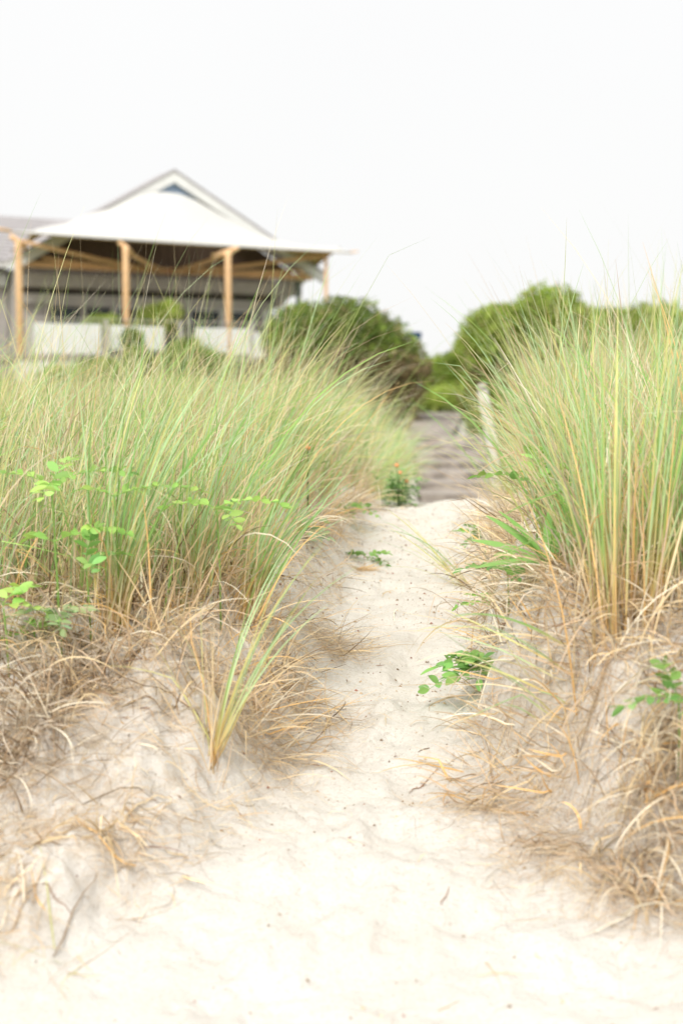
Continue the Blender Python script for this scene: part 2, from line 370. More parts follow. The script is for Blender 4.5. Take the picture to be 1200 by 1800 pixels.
# thatch: dead blades, matted low among the live ones and hanging over the edges
def make_thatch(name, side, n_in, n_edge, label):
    mb = MB(); f = inL if side == 'L' else inR
    X0, X1 = ((-3.0, 1.1) if side == 'L' else (.4, 3.0))
    x, y = scatter(n_in, X0, X1, 3.7, 9.5, lambda x, y: f(x, y) & inframe(x, y, .8))
    n = len(x); up = rng.random(n) < .75
    az = rng.uniform(0, 2 * math.pi, n); L = np.where(up, rng.normal(.37 if side == 'L' else .46, .12, n), rng.normal(.28, .1, n)).clip(.08, .75)
    tl = np.where(up, np.abs(rng.normal(.25, .25, n)), rng.normal(1.2, .3, n)); bd = np.where(up, rng.normal(.8 if side == 'L' else .55, .6, n), rng.normal(.4, .4, n))
    cc = pick(['tan', 'straw', 'grey', 'pale', 'dark', 'orange'], [4, 3, 2, 2.4, 2.2, .8], n)
    blades(mb, base_of(x, y), az, tl, bd, L, rng.normal(.005, .0015, n).clip(.0015, .009), cc * .95, cc, cc * 1.05, K=6, curl=.8)
    # edge: drooping down the face
    if side == 'L':
        ex = rng.uniform(-1.35, .12, n_edge); ye = np.interp(ex, [-1.3, -.62, -.36, -.25, -.1, .1], [3.95, 3.95, 4.25, 5.1, 6.4, 7.8])
        ey = ye + rng.normal(0, .14, n_edge); face = -math.pi / 2 + sst((ex + .45) / .3) * .9
    else:
        t = rng.random(n_edge); ex = I(t, [0, .45, .6, 1], [1.25, .62, .53, .84]); ey = I(t, [0, .45, .6, 1], [3.55, 3.72, 4.4, 7.4]) + rng.normal(0, .15, n_edge)
        ex = ex + rng.normal(0, .05, n_edge); face = -math.pi / 2 - sst((t - .3) / .3) * 1.1
    n = n_edge; az = face + rng.normal(0, .75, n)
    cc = pick(['tan', 'straw', 'grey', 'pale', 'dark', 'orange'], [4, 4, 3, 3, 1, .8], n)
    blades(mb, base_of(ex, ey, -.01), az, rng.normal(.9, .45, n).clip(.1, 1.6), rng.normal(1.0, .5, n), rng.normal(.2, .09, n).clip(.04, .42), rng.normal(.0042, .0016, n).clip(.0015, .009), cc * .95, cc, cc, K=7, curl=.7)
    return tag(mb.build(name, M_STRAW, smooth=True), label, "dry grass", kind="stuff")
make_thatch("dry_grass_mat", 'L', 17000, 1500, "matted dead straw under the grass on the left bank")
make_thatch("dry_grass_mat", 'R', 14500, 1700, "matted dead straw spilling over the right bank")

def tangle(name, side, n, label):
    mb = MB()
    if side == 'L': x, y = scatter(n, -1.4, .2, 2.9, 6.5, lambda x, y: inframe(x, y))
    else: x, y = scatter(n, .2, 1.6, 2.85, 6.5, lambda x, y: inframe(x, y))
    uL, uR = bank(x, y); u = uL if side == 'L' else uR
    f = fbm(x + (0 if side == 'L' else 8.3), y, 3.6, 3)
    w_ = sst((u - .15) / .9) + (.55 * sst((x - .45) / .3) if side == 'R' else .35 * sst((-.7 - x) / .3))
    if side == 'L': w_ = sst((u - .55) / .8) * .8
    else: w_ = sst((x - .56) / .2) * sst((u - .25) / .5) * sst((3.55 - y) / .25) + .2 * sst((u - .5) / .6) * sst((4.6 - y) / .8)
    m = (u > .1) & (f > .20 - .34 * w_) & (rng.random(len(x)) < .25 + .8 * w_); x = x[m]; y = y[m]; n = len(x)
    az = -pi / 2 + (.5 if side == 'L' else -.7) + rng.normal(0, .9, n)
    cc = pick(['tan', 'straw', 'grey', 'pale', 'dark', 'orange'], [4, 4, 2.2, 2.2, 1.0, .8], n)
    blades(mb, base_of(x, y, -.012), az, rng.normal(1.05, .4, n).clip(.2, 1.7), rng.normal(.9, .6, n), rng.gamma(4, .027, n).clip(.03, .32), rng.gamma(3, .0010, n).clip(.0010, .007), cc * .9, cc, cc, K=7, curl=1.0, kink=.3)
    return tag(mb.build(name, M_STRAW, smooth=True), label, "dry grass", kind="stuff")
pi = math.pi
tangle("straw_tangle", 'L', 4500, "tangled straw clinging to the eroded sand face of the left bank")
tangle("straw_tangle", 'R', 26000, "thick tangled straw hanging down the sand face of the right bank")
# fine roots and hairs on the eroded sand faces, straw litter, crumbs
def onface(x, y):
    uL, uR = bank(x, y); u = np.maximum(uL, uR)
    k = fbm(x, y, 3.2, 3)
    return (u > .12) & (u < 2.4) & (rng.random(len(x)) < (.35 + 1.5 * k + .35 * sst((u - .3)))) & ~inL(x, y - .25) & ~inR(x, y - .25)
mb = MB()
x, y = scatter(46000, -1.4, 1.6, 2.75, 7.5, lambda x, y: onface(x, y) & inframe(x, y))
n = len(x)
uL, uR = bank(x, y); az = -math.pi / 2 + np.where(uL > 0, .6, -.8) + rng.normal(0, 1.1, n)
cc = pick(['tan', 'grey', 'dark', 'straw', 'rust'], [4, 1.4, 1.0, 3.2, .5], n)
blades(mb, base_of(x, y, -.004), az, rng.normal(1.35, .3, n), rng.normal(.5, .7, n), rng.gamma(2.2, .035, n).clip(.02, .25), rng.gamma(2, .0008, n).clip(.0008, .0042), cc, cc, cc, K=6, curl=1.6)
tag(mb.build("roots", M_STRAW, smooth=True), "fine pale and brown roots trailing out of the eroded sand faces", "roots", kind="stuff")
mb = MB()
x, y = scatter(5200, -1.4, 1.6, 2.3, 8.0, lambda x, y: inframe(x, y) & (rng.random(len(x)) < (.10 + .5 * sst(bank(x, y)[0] * 2 + .5) + .6 * sst(bank(x, y)[1] * 2 + .6))))
n = len(x); cc = pick(['tan', 'straw', 'pale', 'orange', 'dark'], [3, 4, 3, 1, .8], n)
blades(mb, base_of(x, y, -.004), rng.uniform(0, 6.28, n), np.full(n, 1.5), rng.normal(.1, .12, n), rng.gamma(2.2, .04, n).clip(.015, .3), rng.gamma(3, .0009, n).clip(.0008, .005), cc, cc, cc, K=5, curl=.6, flat=.5)
tag(mb.build("straw_litter", M_STRAW, smooth=True), "loose dry straws lying on the sand", "straw litter", kind="stuff")
mb = MB()
x, y = scatter(42000, -1.4, 1.6, 2.3, 9.0, lambda x, y: inframe(x, y) & (rng.random(len(x)) < (.22 + 1.5 * np.clip(fbm(x, y, 2.2, 3) + .15, 0, 1)) * (.25 + .75 * sst((y - 3.2) / .9))))
n = len(x); sz = rng.gamma(1.6, .0012, n).clip(.0009, .0055); a = rng.uniform(0, 6.28, n); z = height(x, y)
cc = pick(['dark', 'rust', 'tan', 'grey'], [3, 1, 2, 1.5], n)
ang = np.arange(5) * 2 * math.pi / 5
el = rng.uniform(.3, 1, n)
ring = np.stack([x[:, None] + sz[:, None] * (np.cos(ang) * np.cos(a[:, None]) - el[:, None] * np.sin(ang) * np.sin(a[:, None])) * 1.5,
                 y[:, None] + sz[:, None] * (np.cos(ang) * np.sin(a[:, None]) + el[:, None] * np.sin(ang) * np.cos(a[:, None])) * 1.5,
                 np.repeat(z[:, None] - .001, 5, 1)], -1)
top = np.stack([x, y, z + sz * .9], -1)[:, None]
V = np.concatenate([ring, top], 1).reshape(-1, 3)
Fc = (np.arange(n)[:, None, None] * 6 + np.array([[k, (k + 1) % 5, 5] for k in range(5)])[None]).reshape(-1, 3)
mb.add(V, Fc, np.repeat(cc, 6, 0))
tag(mb.build("plant_crumbs", M_BITS), "dark plant crumbs and grit scattered on the sand path", "litter", kind="stuff")

# ---------------------------------------------------------------- single dry tufts (countable)
def at(px, py, d):
    """world point seen at photo pixel px,py at ground distance d (for measuring only)"""
    dx = (px - 600) / 2500; dy = -(py - 900) / 2500; c, s2 = math.cos(PITCH), math.sin(PITCH)
    fy = c + dy * s2; fz = -s2 + dy * c
    return dx / fy * d, d, 1.5 + fz / fy * d
def hit(px, py, lo=2.2, hi=12):
    """first ground point along a sight line"""
    d = np.arange(lo, hi, .01); P = [at(px, py, q) for q in d]
    P = np.array(P); z = height(P[:, 0], P[:, 1]); k = np.argmax(P[:, 2] <= z)
    return P[k, 0], P[k, 1], z[k]
def tuft(px, py, label, n, L, az0, azs, tilt, tsd, bend, bsd, pal, prob, W=.0048, spread=.03, roots=0, name="dry_grass_tuft", cat="grass tuft", green=None):
    X0, Y0, Z0 = hit(px, py)
    root = empty(name, (X0, Y0, Z0)); tag(root, label, cat, "tufts on the dune banks")
    def shift(o): o.location = (-X0, -Y0, -Z0)
    x = X0 + rng.normal(0, spread, n); y = Y0 + rng.normal(0, spread, n)
    cc = pick(pal, prob, n); mb = MB()
    blades(mb, base_of(x, y, .01), rng.normal(az0, azs, n), rng.normal(tilt, tsd, n), rng.normal(bend, bsd, n), (L * rng.normal(1, .25, n)).clip(.04, L * 1.3), rng.normal(W * .75, W * .25, n).clip(.0012, .008), cc * .9, cc, cc, K=7, curl=.5)
    shift(mb.build("blades", M_STRAW, root, smooth=True))
    if green:
        m = green[0]; mb = MB(); x = X0 + rng.normal(0, spread * .4, m); y = Y0 + rng.normal(0, spread * .4, m)
        cb = pick(['orange', 'straw'], [1, 1], m); cm = pick(['green', 'sage', 'yel'], [1.5, 3, 1.5], m)
        blades(mb, base_of(x, y, .01), rng.normal(green[1], .35, m), rng.normal(green[2], .12, m), rng.normal(green[3], .25, m), rng.normal(green[4], .09, m).clip(.1, green[4] * 1.1), np.full(m, .0062), cb, cm, cm, K=9, curl=.3)
        shift(mb.build("green_blades", M_GRASS, root, smooth=True))
    if roots:
        mb = MB(); x = X0 + rng.normal(0, spread * 1.6, roots); y = Y0 + rng.normal(0, spread * 1.6, roots) - spread
        cc = pick(['tan', 'straw', 'dark', 'grey'], [3, 2, .5, 1.5], roots)
        blades(mb, base_of(x, y, -.004), rng.normal(-1.5, .9, roots), rng.normal(1.4, .3, roots), rng.normal(.7, .5, roots), rng.gamma(3, .03, roots).clip(.02, .25), np.full(roots, .0011), cc, cc, cc, K=6, curl=1.8)
        shift(mb.build("root_fringe", M_STRAW, root, smooth=True))
    return root
pi = math.pi
DRY = (['straw', 'tan', 'orange', 'pale', 'grey'], [3, 3, 1, 2, 2])
tuft(375, 1338, "upright golden tuft with a few green blades on the bare left slope", 34, .34, pi / 2, 1.6, .2, .16, .3, .3, ['straw', 'orange', 'tan', 'yel'], [3, 1.2, 2, 1], W=.0045, spread=.014, green=(12, .3, .28, .55, .6))
tuft(215, 1470, "uprooted golden straw tuft low on the left slope, half buried in sand", 46, .17, -1.0, .8, 1.2, .35, .7, .6, *DRY, W=.006, spread=.035, roots=300)
tuft(632, 1003, "small cut straw stump beside the path below the feathery sprig", 34, .09, .1, .5, 1.25, .2, .3, .3, ['straw', 'orange'], [2, 1], W=.0045, spread=.010, roots=60)
tuft(455, 1290, "flattened straw tuft spreading right at the foot of the left bank", 50, .2, .0, .45, 1.15, .25, .5, .3, *DRY, spread=.05, roots=500)
tuft(20, 1590, "small dry grass wisp at the bottom left edge of the sand", 36, .12, 1.2, 1.0, .9, .3, .7, .3, *DRY, spread=.03, roots=150)
tuft(575, 1125, "sandy root ball with thin brown straws beside the path's left edge", 60, .2, -.3, .8, 1.2, .3, .5, .3, ['tan', 'dark', 'straw'], [3, 1, 2], W=.003, spread=.05, roots=650)
tuft(985, 1215, "large straw tuft fanning left over the edge of the right bank", 55, .18, pi + .25, .5, 1.0, .3, .55, .3, *DRY, W=.0055, spread=.06, green=(14, pi + .1, 1.0, .45, .38))
tuft(985, 1340, "golden straw spray pointing left below the big fan of the right bank", 26, .13, pi + .2, .4, 1.2, .22, .3, .3, ['straw', 'orange', 'pale', 'tan'], [3, 1.5, 2, 1], W=.006, spread=.035, roots=300)
tuft(1165, 1340, "long pale dead blades hanging down the right bank at the frame edge", 230, .30, -pi / 2, .35, .9, .3, 1.3, .4, ['pale', 'grey', 'straw', 'tan'], [3, 3, 2, 2], W=.006, spread=.07, roots=700)
tuft(1150, 1470, "lower matted beard of dead blades above the foot of the right bank", 200, .22, -pi / 2, .5, 1.0, .35, 1.2, .4, ['pale', 'tan', 'straw', 'orange'], [3, 3, 3, 1], W=.006, spread=.07, roots=900)
tuft(930, 1130, "wide combed mat of fallen straw over the bright sprig on the right", 150, .19, pi + .3, .8, 1.1, .35, .5, .35, *DRY, W=.0055, spread=.09, roots=200)
tuft(1060, 1060, "heaped tan straw at the foot of the green blades on the right bank", 170, .22, -pi / 2, 1.5, 1.0, .4, .6, .4, ['straw', 'tan', 'pale', 'dark'], [3, 3, 2, 1.5], W=.005, spread=.07)
tuft(870, 1400, "low brown root and straw patch at the left foot of the right bank", 70, .16, pi + .5, .9, 1.2, .3, .5, .4, ['tan', 'orange', 'straw', 'dark'], [3, 1.5, 2, 1.2], W=.004, spread=.06, roots=700)
tuft(960, 1480, "grey-brown root wisps under the middle of the right bank", 50, .14, -pi / 2, 1.0, 1.2, .3, .6, .5, ['grey', 'tan', 'dark'], [3, 3, 1.5], W=.0035, spread=.06, roots=700)
tuft(1060, 1290, "curled brown root knot in the middle of the right bank's bare face", 50, .12, -pi / 2, 1.6, 1.1, .4, .9, .6, ['tan', 'orange', 'dark'], [2, 1, 1], W=.004, spread=.05, roots=500)
tuft(60, 1230, "grey weathered clump of dead blades drooping at the left frame edge", 120, .27, -pi / 2, 1.0, 1.0, .35, .9, .4, ['grey', 'pale', 'dark', 'tan'], [4, 3, 1, 2], W=.006, spread=.09, roots=300)
tuft(25, 1330, "dark weathered heap of dead stems on the slope at the left frame edge", 260, .2, -pi / 2, 1.1, 1.0, .4, .9, .5, ['grey', 'pale', 'dark', 'tan'], [3, 2, 2.5, 2], W=.006, spread=.075, roots=700)
tuft(130, 1215, "brown tangled straw mound just under the pea sprigs of the left bank", 200, .17, -pi / 2, 1.5, .9, .5, .9, .5, ['grey', 'tan', 'dark', 'straw'], [3, 3, 2.2, 2], W=.005, spread=.07, roots=500)
tuft(520, 1200, "thin brown straw spill down the left face beside the flattened tuft", 90, .2, -1.0, .6, 1.1, .35, .6, .4, ['tan', 'orange', 'straw', 'dark'], [3, 1.5, 2, 1.5], W=.0035, spread=.07, roots=700)
tuft(455, 1160, "ragged brown straw curtain on the corner lump of the left bank", 190, .2, -.9, 1.1, .9, .4, .8, .4, ['tan', 'straw', 'dark', 'orange'], [3, 3, 1.2, 1], W=.0045, spread=.085, roots=300)
tuft(395, 1215, "mixed straw and root clump around the foot of the upright golden tuft", 120, .18, -1.4, 1.3, .9, .4, .8, .4, ['tan', 'straw', 'grey', 'orange'], [3, 3, 1.2, 1], W=.004, spread=.08, roots=300)
tuft(300, 1150, "dense brown grass crown in the hollow above the bare left slope", 120, .25, -pi / 2, 1.2, .8, .35, .8, .4, ['grey', 'tan', 'dark', 'straw'], [3, 3, 1.4, 1], W=.0048, spread=.07, roots=200)
tuft(560, 925, "reddish dry tuft on the left rim where the path narrows", 70, .2, .2, 1.1, .5, .35, .8, .4, ['orange', 'tan', 'straw'], [2, 3, 2], W=.004, spread=.05, roots=120)
tuft(820, 1030, "thin arching grass tuft on the path's right edge reaching over the sand", 24, .3, pi, .5, .8, .3, .7, .3, ['tan', 'straw', 'yel'], [2, 2, 1], W=.0035, spread=.02, green=(8, pi, .8, .5, .42))
tuft(90, 1702, "faint greenish dry stalks lying on the sand at the lower left", 10, .2, .2, .9, 1.45, .1, .1, .2, ['yel', 'tan'], [1, 1], W=.0025, spread=.03)
# arching blades that lean out over the gap
tuft(900, 905, "tall tussock on the right bank arching far over the path", 30, .6, pi, .5, .4, .2, .9, .3, ['straw', 'yel', 'tan'], [3, 2, 1], W=.0042, spread=.05, name="beach_grass_tussock", green=(22, pi, .34, .8, .74))
tuft(1075, 1128, "sparse long-stemmed tussock rooted at the bare lip of the right bank", 34, .55, .6, 1.6, .12, .1, .25, .2, ['orange', 'straw', 'tan'], [2, 3, 2], W=.006, spread=.06, name="beach_grass_tussock", green=(34, 1.8, .14, .35, .85))
tuft(1140, 1090, "thick stemmed green tussock at the right frame edge", 30, .5, .6, 1.6, .1, .08, .2, .2, ['orange', 'straw', 'tan'], [2, 3, 2], W=.007, spread=.05, name="beach_grass_tussock", green=(46, .3, .10, .2, .9))
tuft(430, 1085, "green tussock leaning right over the hollow at the left bank corner", 50, .4, .2, .9, .4, .25, .6, .3, ['orange', 'straw', 'tan'], [1, 3, 2], W=.005, spread=.05, name="beach_grass_tussock", green=(44, .1, .38, .55, .52))
tuft(330, 1060, "greyish green tussock with dead stems behind the brown grass crown", 60, .35, .4, 1.2, .3, .2, .6, .3, ['tan', 'straw', 'dark'], [2, 3, 1], W=.005, spread=.06, name="beach_grass_tussock", green=(40, .3, .25, .5, .6))
tuft(200, 1105, "upright green tussock at the front rim of the left bank", 30, .45, .4, 1.2, .2, .12, .5, .3, ['orange', 'straw', 'tan'], [2, 3, 2], W=.005, spread=.05, name="beach_grass_tussock", green=(50, .2, .15, .5, .75))

# ---------------------------------------------------------------- broad-leaved plants
def leaflet(mb, base, d, up, L, W, col, fold=.25, n=5, droop=.15):
    d = Vector(d).normalized(); up = Vector(up); sd_ = d.cross(up)
    if sd_.length < 1e-3: sd_ = Vector((1, 0, 0))
    sd_.normalize(); nn = sd_.cross(d).normalized(); b = Vector(base); v = []; f = []
    for i in range(n + 1):
        t = i / n; wdt = W * .5 * (math.sin(math.pi * (t * .93 + .035)) ** .75)
        p = b + d * L * t - nn * (L * droop * t * t)
        v += [tuple(p - sd_ * wdt + nn * wdt * fold), tuple(p), tuple(p + sd_ * wdt + nn * wdt * fold)]
    for i in range(n):
        a = i * 3; f += [(a, a + 1, a + 4, a + 3), (a + 1, a + 2, a + 5, a + 4)]
    mb.add(v, f, col)
def pea(px, py, label, leaves, size=1.0, tone='fresh', lo=2.2, base_off=(0, 0), rise=.0, d=None, tall=0):
    """vine of pinnate leaves. leaves: (azimuth, elevation, length, pairs)"""
    X0, Y0, Z0 = hit(px, py, lo)
    if d:
        X0, Y0, zz = at(px, py, d); Z0 = float(height(X0, Y0)); rise = max(.02, zz - Z0)
    size *= 1.2
    root = empty("beach_pea", (X0, Y0, Z0 + rise)); tag(root, label, "plant", "beach pea sprigs along the path")
    st = MB()
    st.tube([(.01, .03, -.03 - rise), (.008, .01, -rise * .4), (.003, 0, 0), (0, .002, .02)], [.003, .0028, .0024, .0018], 5, tuple(C['fresh'] * .8))
    st.build("stem", M_LEAF, root, smooth=True)
    for (az, el, ln, prs) in leaves:
        mb = MB(); col0 = C[tone] * rng.uniform(.8, 1.2)
        d = Vector((math.cos(az) * math.cos(el), math.sin(az) * math.cos(el), math.sin(el)))
        pts = []
        for k in range(prs + 2):
            t = k / (prs + 1); pts.append(Vector((0, 0, .012)) + d * ln * t + Vector((0, 0, -.35 * ln * t * t)))
        mb.tube(pts, [.0016 * (1 - .6 * k / (prs + 1)) for k in range(prs + 2)], 5, tuple(col0 * .9))
        for k in range(1, prs + 2):
            ax = (pts[k] - pts[k - 1]).normalized(); hz = Vector((-ax.y, ax.x, 0)).normalized()
            for sg in (-1, 1):
                if k == prs + 1 and sg == 1: dd = ax
                else: dd = (hz * sg * .95 + ax * .5 + Vector((0, 0, rng.uniform(-.05, .3))))
                Ls = size * rng.uniform(.034, .042) * (1 - .25 * k / (prs + 1))
                leaflet(mb, pts[k], dd + Vector(rng.normal(0, .14, 3)), Vector((0, 0, 1)) + Vector(rng.normal(0, .55, 3)), Ls * rng.uniform(.75, 1.1), Ls * rng.uniform(.42, .54), col0 * rng.uniform(.7, 1.15) * np.array([rng.uniform(.85, 1.15), 1, rng.uniform(.85, 1.1)]))
        mb.build("pinnate_leaf", M_LEAF, root, smooth=True)
    return root
FR = 'fresh'
pea(850, 1180, "bright green pea sprig spilling onto the sand at the path's right edge", [(pi, .35, .15, 5), (pi - .5, .5, .12, 4), (-2.4, .3, .13, 4), (-1.8, .2, .10, 3), (2.0, .6, .09, 3), (3.0, .8, .10, 4), (pi + .2, .0, .17, 5), (-2.0, .7, .12, 4)], 1.4, 'green', d=4.25)
pea(862, 1090, "yellow-green young pea shoot above the bright sprig on the right", [(pi + .2, .3, .12, 5), (pi - .4, .7, .09, 4), (1.4, .7, .08, 3), (-1.2, .2, .08, 3)], .95, 'fresh', d=4.75)
pea(850, 950, "small pea sprig high on the path's right edge against the sand", [(pi, .6, .12, 4), (pi + .9, .2, .12, 4), (pi - .6, .9, .1, 3)], 1.1, 'green', d=6.0)
pea(645, 985, "little feathery sprig alone on the sandy left slope", [(pi - .3, .6, .09, 5), (.25, .55, .10, 5), (-.6, .1, .10, 3)], 1.0, 'green')
pea(590, 895, "creeping pea vine on the upper left edge by the crest", [(-.4, .2, .22, 7), (.2, .4, .16, 5), (-1.0, .1, .14, 5), (2.5, .5, .12, 4)], 1.2, 'green', d=7.0)
pea(530, 930, "trailing grey-green pea sprig hanging off the left rim", [(-1.2, .2, .2, 6), (2.0, .9, .16, 5), (.6, .5, .12, 4), (-.3, 0, .12, 4)], 1.2, 'sage', d=5.8)
pea(100, 1085, "grey-green pea sprig drooping at the front of the left bank", [(pi, .3, .13, 5), (-1.3, .2, .15, 7), (.3, .4, .10, 4)], 1.0, 'sage', d=3.82)
pea(5, 1070, "pea sprig with large bright leaflets cut by the left frame edge", [(.0, .1, .14, 4), (1.2, .6, .14, 4), (pi, .2, .1, 3)], 1.25, 'fresh', d=3.75)
pea(60, 1135, "short bright seedling on bare sand at the foot of the left bank", [(pi + .3, .3, .08, 3), (.2, .5, .08, 3), (1.4, 1.0, .06, 2)], 1.0, 'fresh', rise=.02)
pea(95, 960, "lime green arched pea leaf in the straw of the left bank", [(.15, .45, .22, 7), (2.9, .5, .08, 3)], 1.1, 'fresh', d=3.85)
pea(150, 1000, "climbing pea stem with paired dark leaflets in the left bank", [(1.0, 1.3, .16, 5), (.3, .6, .12, 4), (-1.0, .3, .1, 3)], 1.0, 'green', d=3.85)
pea(90, 860, "broad patch of pea leaves deep in the left bank grass", [(.0, .5, .25, 7), (pi, .5, .2, 6), (-1.5, .2, .16, 5), (1.1, .9, .16, 5)], 1.05, 'fresh', d=3.95)
pea(200, 880, "row of light pea leaflets beside the tall green tussock", [(.15, .4, .26, 8), (pi - .3, .5, .12, 4)], 1.05, 'fresh', d=3.9)
pea(380, 900, "loose pea vine in the straw at the middle of the left bank", [(.2, .4, .2, 6), (pi, .4, .15, 5), (-1.1, .1, .15, 5)], 1.05, 'fresh', d=4.05)
pea(1190, 1235, "blue-green pea leaf hanging at the right frame edge", [(pi + .1, .2, .13, 5), (pi - 1.2, 1.0, .13, 4), (-1.5, .3, .1, 3)], 1.15, 'green', d=3.3)
pea(940, 860, "pea vine climbing among green blades of the right bank", [(pi - .3, .5, .2, 6), (.6, .8, .16, 5), (1.5, 1.1, .2, 6), (-1.0, .2, .14, 5)], 1.2, 'fresh', d=4.3)
pea(890, 1010, "shaded pea tangle behind the fan of straw on the right bank", [(pi, .4, .14, 5), (.2, .5, .14, 5), (-1.4, .3, .12, 4), (1.5, .9, .1, 4)], 1.0, 'green', d=4.2)
def lance(px, py, label, rise=.03):
    X0, Y0, zz = at(px, py, 4.05); Z0 = float(height(X0, Y0)); rise = max(.03, zz - Z0); root = empty("broad_leaved_weed", (X0, Y0, Z0 + rise)); tag(root, label, "plant")
    st = MB(); st.tube([(0, 0, -.05 - rise), (0, 0, .03)], [.005, .003], 6, tuple(C['fresh'] * .8)); st.build("stem", M_LEAF, root, True)
    for az, el, L in ((pi, .45, .2), (pi - .25, .8, .2), (pi + .3, .15, .19), (pi - .1, 1.0, .18), (.4, 1.2, .2), (.1, .9, .17), (1.6, 1.35, .17), (-2.3, .3, .15), (.3, .4, .14)):
        mb = MB(); d = (math.cos(az) * math.cos(el), math.sin(az) * math.cos(el), math.sin(el))
        leaflet(mb, (0, 0, 0), d, (rng.normal(0, .4), -.6, 1), L * 1.1, .027, C['green'] * rng.uniform(.9, 1.25), .35, 9, .22)
        mb.build("leaf", M_LEAF, root, smooth=True)
lance(960, 1075, "broad lance-leaved green weed growing out of the right bank", .04)
M_HIP = plain("rose_hip_skin", (.85, .36, .16), .45, .15, 60)
def rosehip(px, py, label, hips, nl, d=None):
    X0, Y0, Z0 = hit(px, py, 2.5, 12) if d is None else at(px, py, d); root = empty("wild_rose", (X0, Y0, Z0)); tag(root, label, "wild rose")
    st = MB()
    for (hx, hy, hz, r_) in hips: st.tube([(0, 0, -.25), (hx * .5, hy * .5, hz * .5), (hx, hy, hz)], [.004, .003, .002], 5, tuple(C['green'] * .5))
    st.build("stem", M_LEAF, root, True)
    for (hx, hy, hz, r_) in hips:
        mb = MB(); ks = 9
        pts = [(hx, hy, hz + r_ * (2 * k / ks - 1) * .9 + r_) for k in range(ks + 1)]
        mb.tube(pts, [max(.0008, r_ * math.sqrt(max(0, 1 - (2 * k / ks - 1) ** 2))) for k in range(ks + 1)], 12, (.6, .1, .03))
        h = mb.build("rose_hip", M_HIP, root, True)
        cr_ = MB()
        for q in range(5):
            a = q * 1.257; leaflet(cr_, (hx, hy, hz + 1.9 * r_), (math.cos(a), math.sin(a), .9), (0, 0, 1), r_ * 1.1, r_ * .4, C['dark'])
        cr_.build("sepals", M_LEAF, h, True)
    mb = MB()
    for k in range(nl):
        p = rng.normal(0, .06, 3) * np.array([1, 1, .8]) + np.array([0, 0, -.04]); a = rng.uniform(0, 6.28)
        leaflet(mb, p, (math.cos(a), math.sin(a), rng.uniform(-.2, .6)), (0, 0, 1), .04, .024, C['green'] * rng.uniform(.35, 1.1))
    mb.build("leaves", M_LEAF, root, True)
rosehip(541, 800, "single red rose hip standing among the left bank grass", [(0, 0, .02, .012)], 10, 6.0)
rosehip(700, 850, "wild rose with dark leaves and three orange hips near the sand crest", [(-.01, 0, .09, .013), (.01, 0, .05, .012), (.045, -.01, .0, .012)], 240, 8.0)

# ---------------------------------------------------------------- twigs on the sand (countable)
def twig(px, py, L, az, label):
    X0, Y0, Z0 = hit(px, py); pts = []
    for k in range(6):
        t = k / 5 - .5; xx = X0 + L * t * math.cos(az) - .05 * L * math.sin(az) * math.sin(k * 1.3); yy = Y0 + L * t * math.sin(az) + .05 * L * math.sin(k * 1.9)
        pts.append((xx, yy, float(height(xx, yy)) + .004))
    mb = MB(); mb.tube(pts, [.0008, .0014, .0013, .0012, .001, .0005], 6)
    m2 = pts[2]; mb.tube([m2, (m2[0] + L * .12, m2[1] - L * .1, m2[2] + .012)], [.0009, .0004], 5)
    tag(mb.build("twig", M_TWIGS, None, True), label, "twig", "bare brown twigs on the sand")
twig(570, 958, .10, 1.0, "forked dark twig on the upper left slope of the path")
twig(668, 1172, .035, -.6, "small curved dark twig on the middle of the path")
twig(695, 1332, .012, .5, "tiny reddish brown seed-like chip on the bare sand mid path")
twig(560, 1348, .06, .1, "knotty straw-brown twig at the foot of the left bank")
twig(785, 1415, .05, 1.2, "reddish twig on the sand at the foot of the right bank")
twig(782, 1580, .06, 1.2, "rust-red sprig lying on open sand at the lower right")
twig(100, 1590, .07, -.3, "rusty dry cluster lying on sand at the lower left")
twig(745, 1380, .14, .9, "long slender stalk lying slanted at the path's right edge")

# ---------------------------------------------------------------- boardwalk
M_BOARD = plain("weathered_boards", (.33, .29, .26), .85, .45, 5, (1, 8, 1), bump=.003)
bw = MB()
n_step = 8
for k in range(n_step):
    y0 = 14.6 + .62 * k; z = .40 + .085 * k; xc = 1.22 + .02 * k
    for q in range(2):
        bw.box((xc - .40 + rng.normal(0, .015), y0 + q * .31, z - .05), (xc + .55 + rng.normal(0, .015), y0 + q * .31 + .30, z + rng.normal(0, .003)), (1, 1, 1))
    bw.box((xc - .39, y0 - .03, z - .16), (xc + .54, y0 - .003, z - .006))
for k in range(26):
    y0 = 19.8 + .42 * k; z = 1.02 + .0125 * k; xc = 1.24 + .035 * k + .0 * k; hw = .29 + .010 * k
    bw.box((xc - hw, y0, z - .05), (xc + hw, y0 + .38, z))
tag(bw.build("boardwalk", M_BOARD, bevel=.006), kind="structure")
M_POST = plain("bleached_post_wood", (.62, .59, .55), .8, .15, 7, (5, 5, .6), bump=.006)
rp = empty("wooden_post", (1.62, 15.5, .30)); tag(rp, "weathered pale wooden post beside the boardwalk steps", "post")
mb = MB(); mb.tube([(.10, 0, -.3), (.08, 0, .2), (.0, 0, .8), (-.09, 0, 1.27), (-.10, 0, 1.33)], [.066, .066, .064, .06, .045], 14); mb.build("post_shaft", M_POST, rp, True)
mb = MB(); mb.tube([(-.09, 0, 1.29), (-.105, .0, 1.345), (-.11, 0, 1.36)], [.063, .052, .022], 14); mb.build("post_cap", plain("worn_post_top", (.42, .38, .34), .9, .2, 20), rp, True)

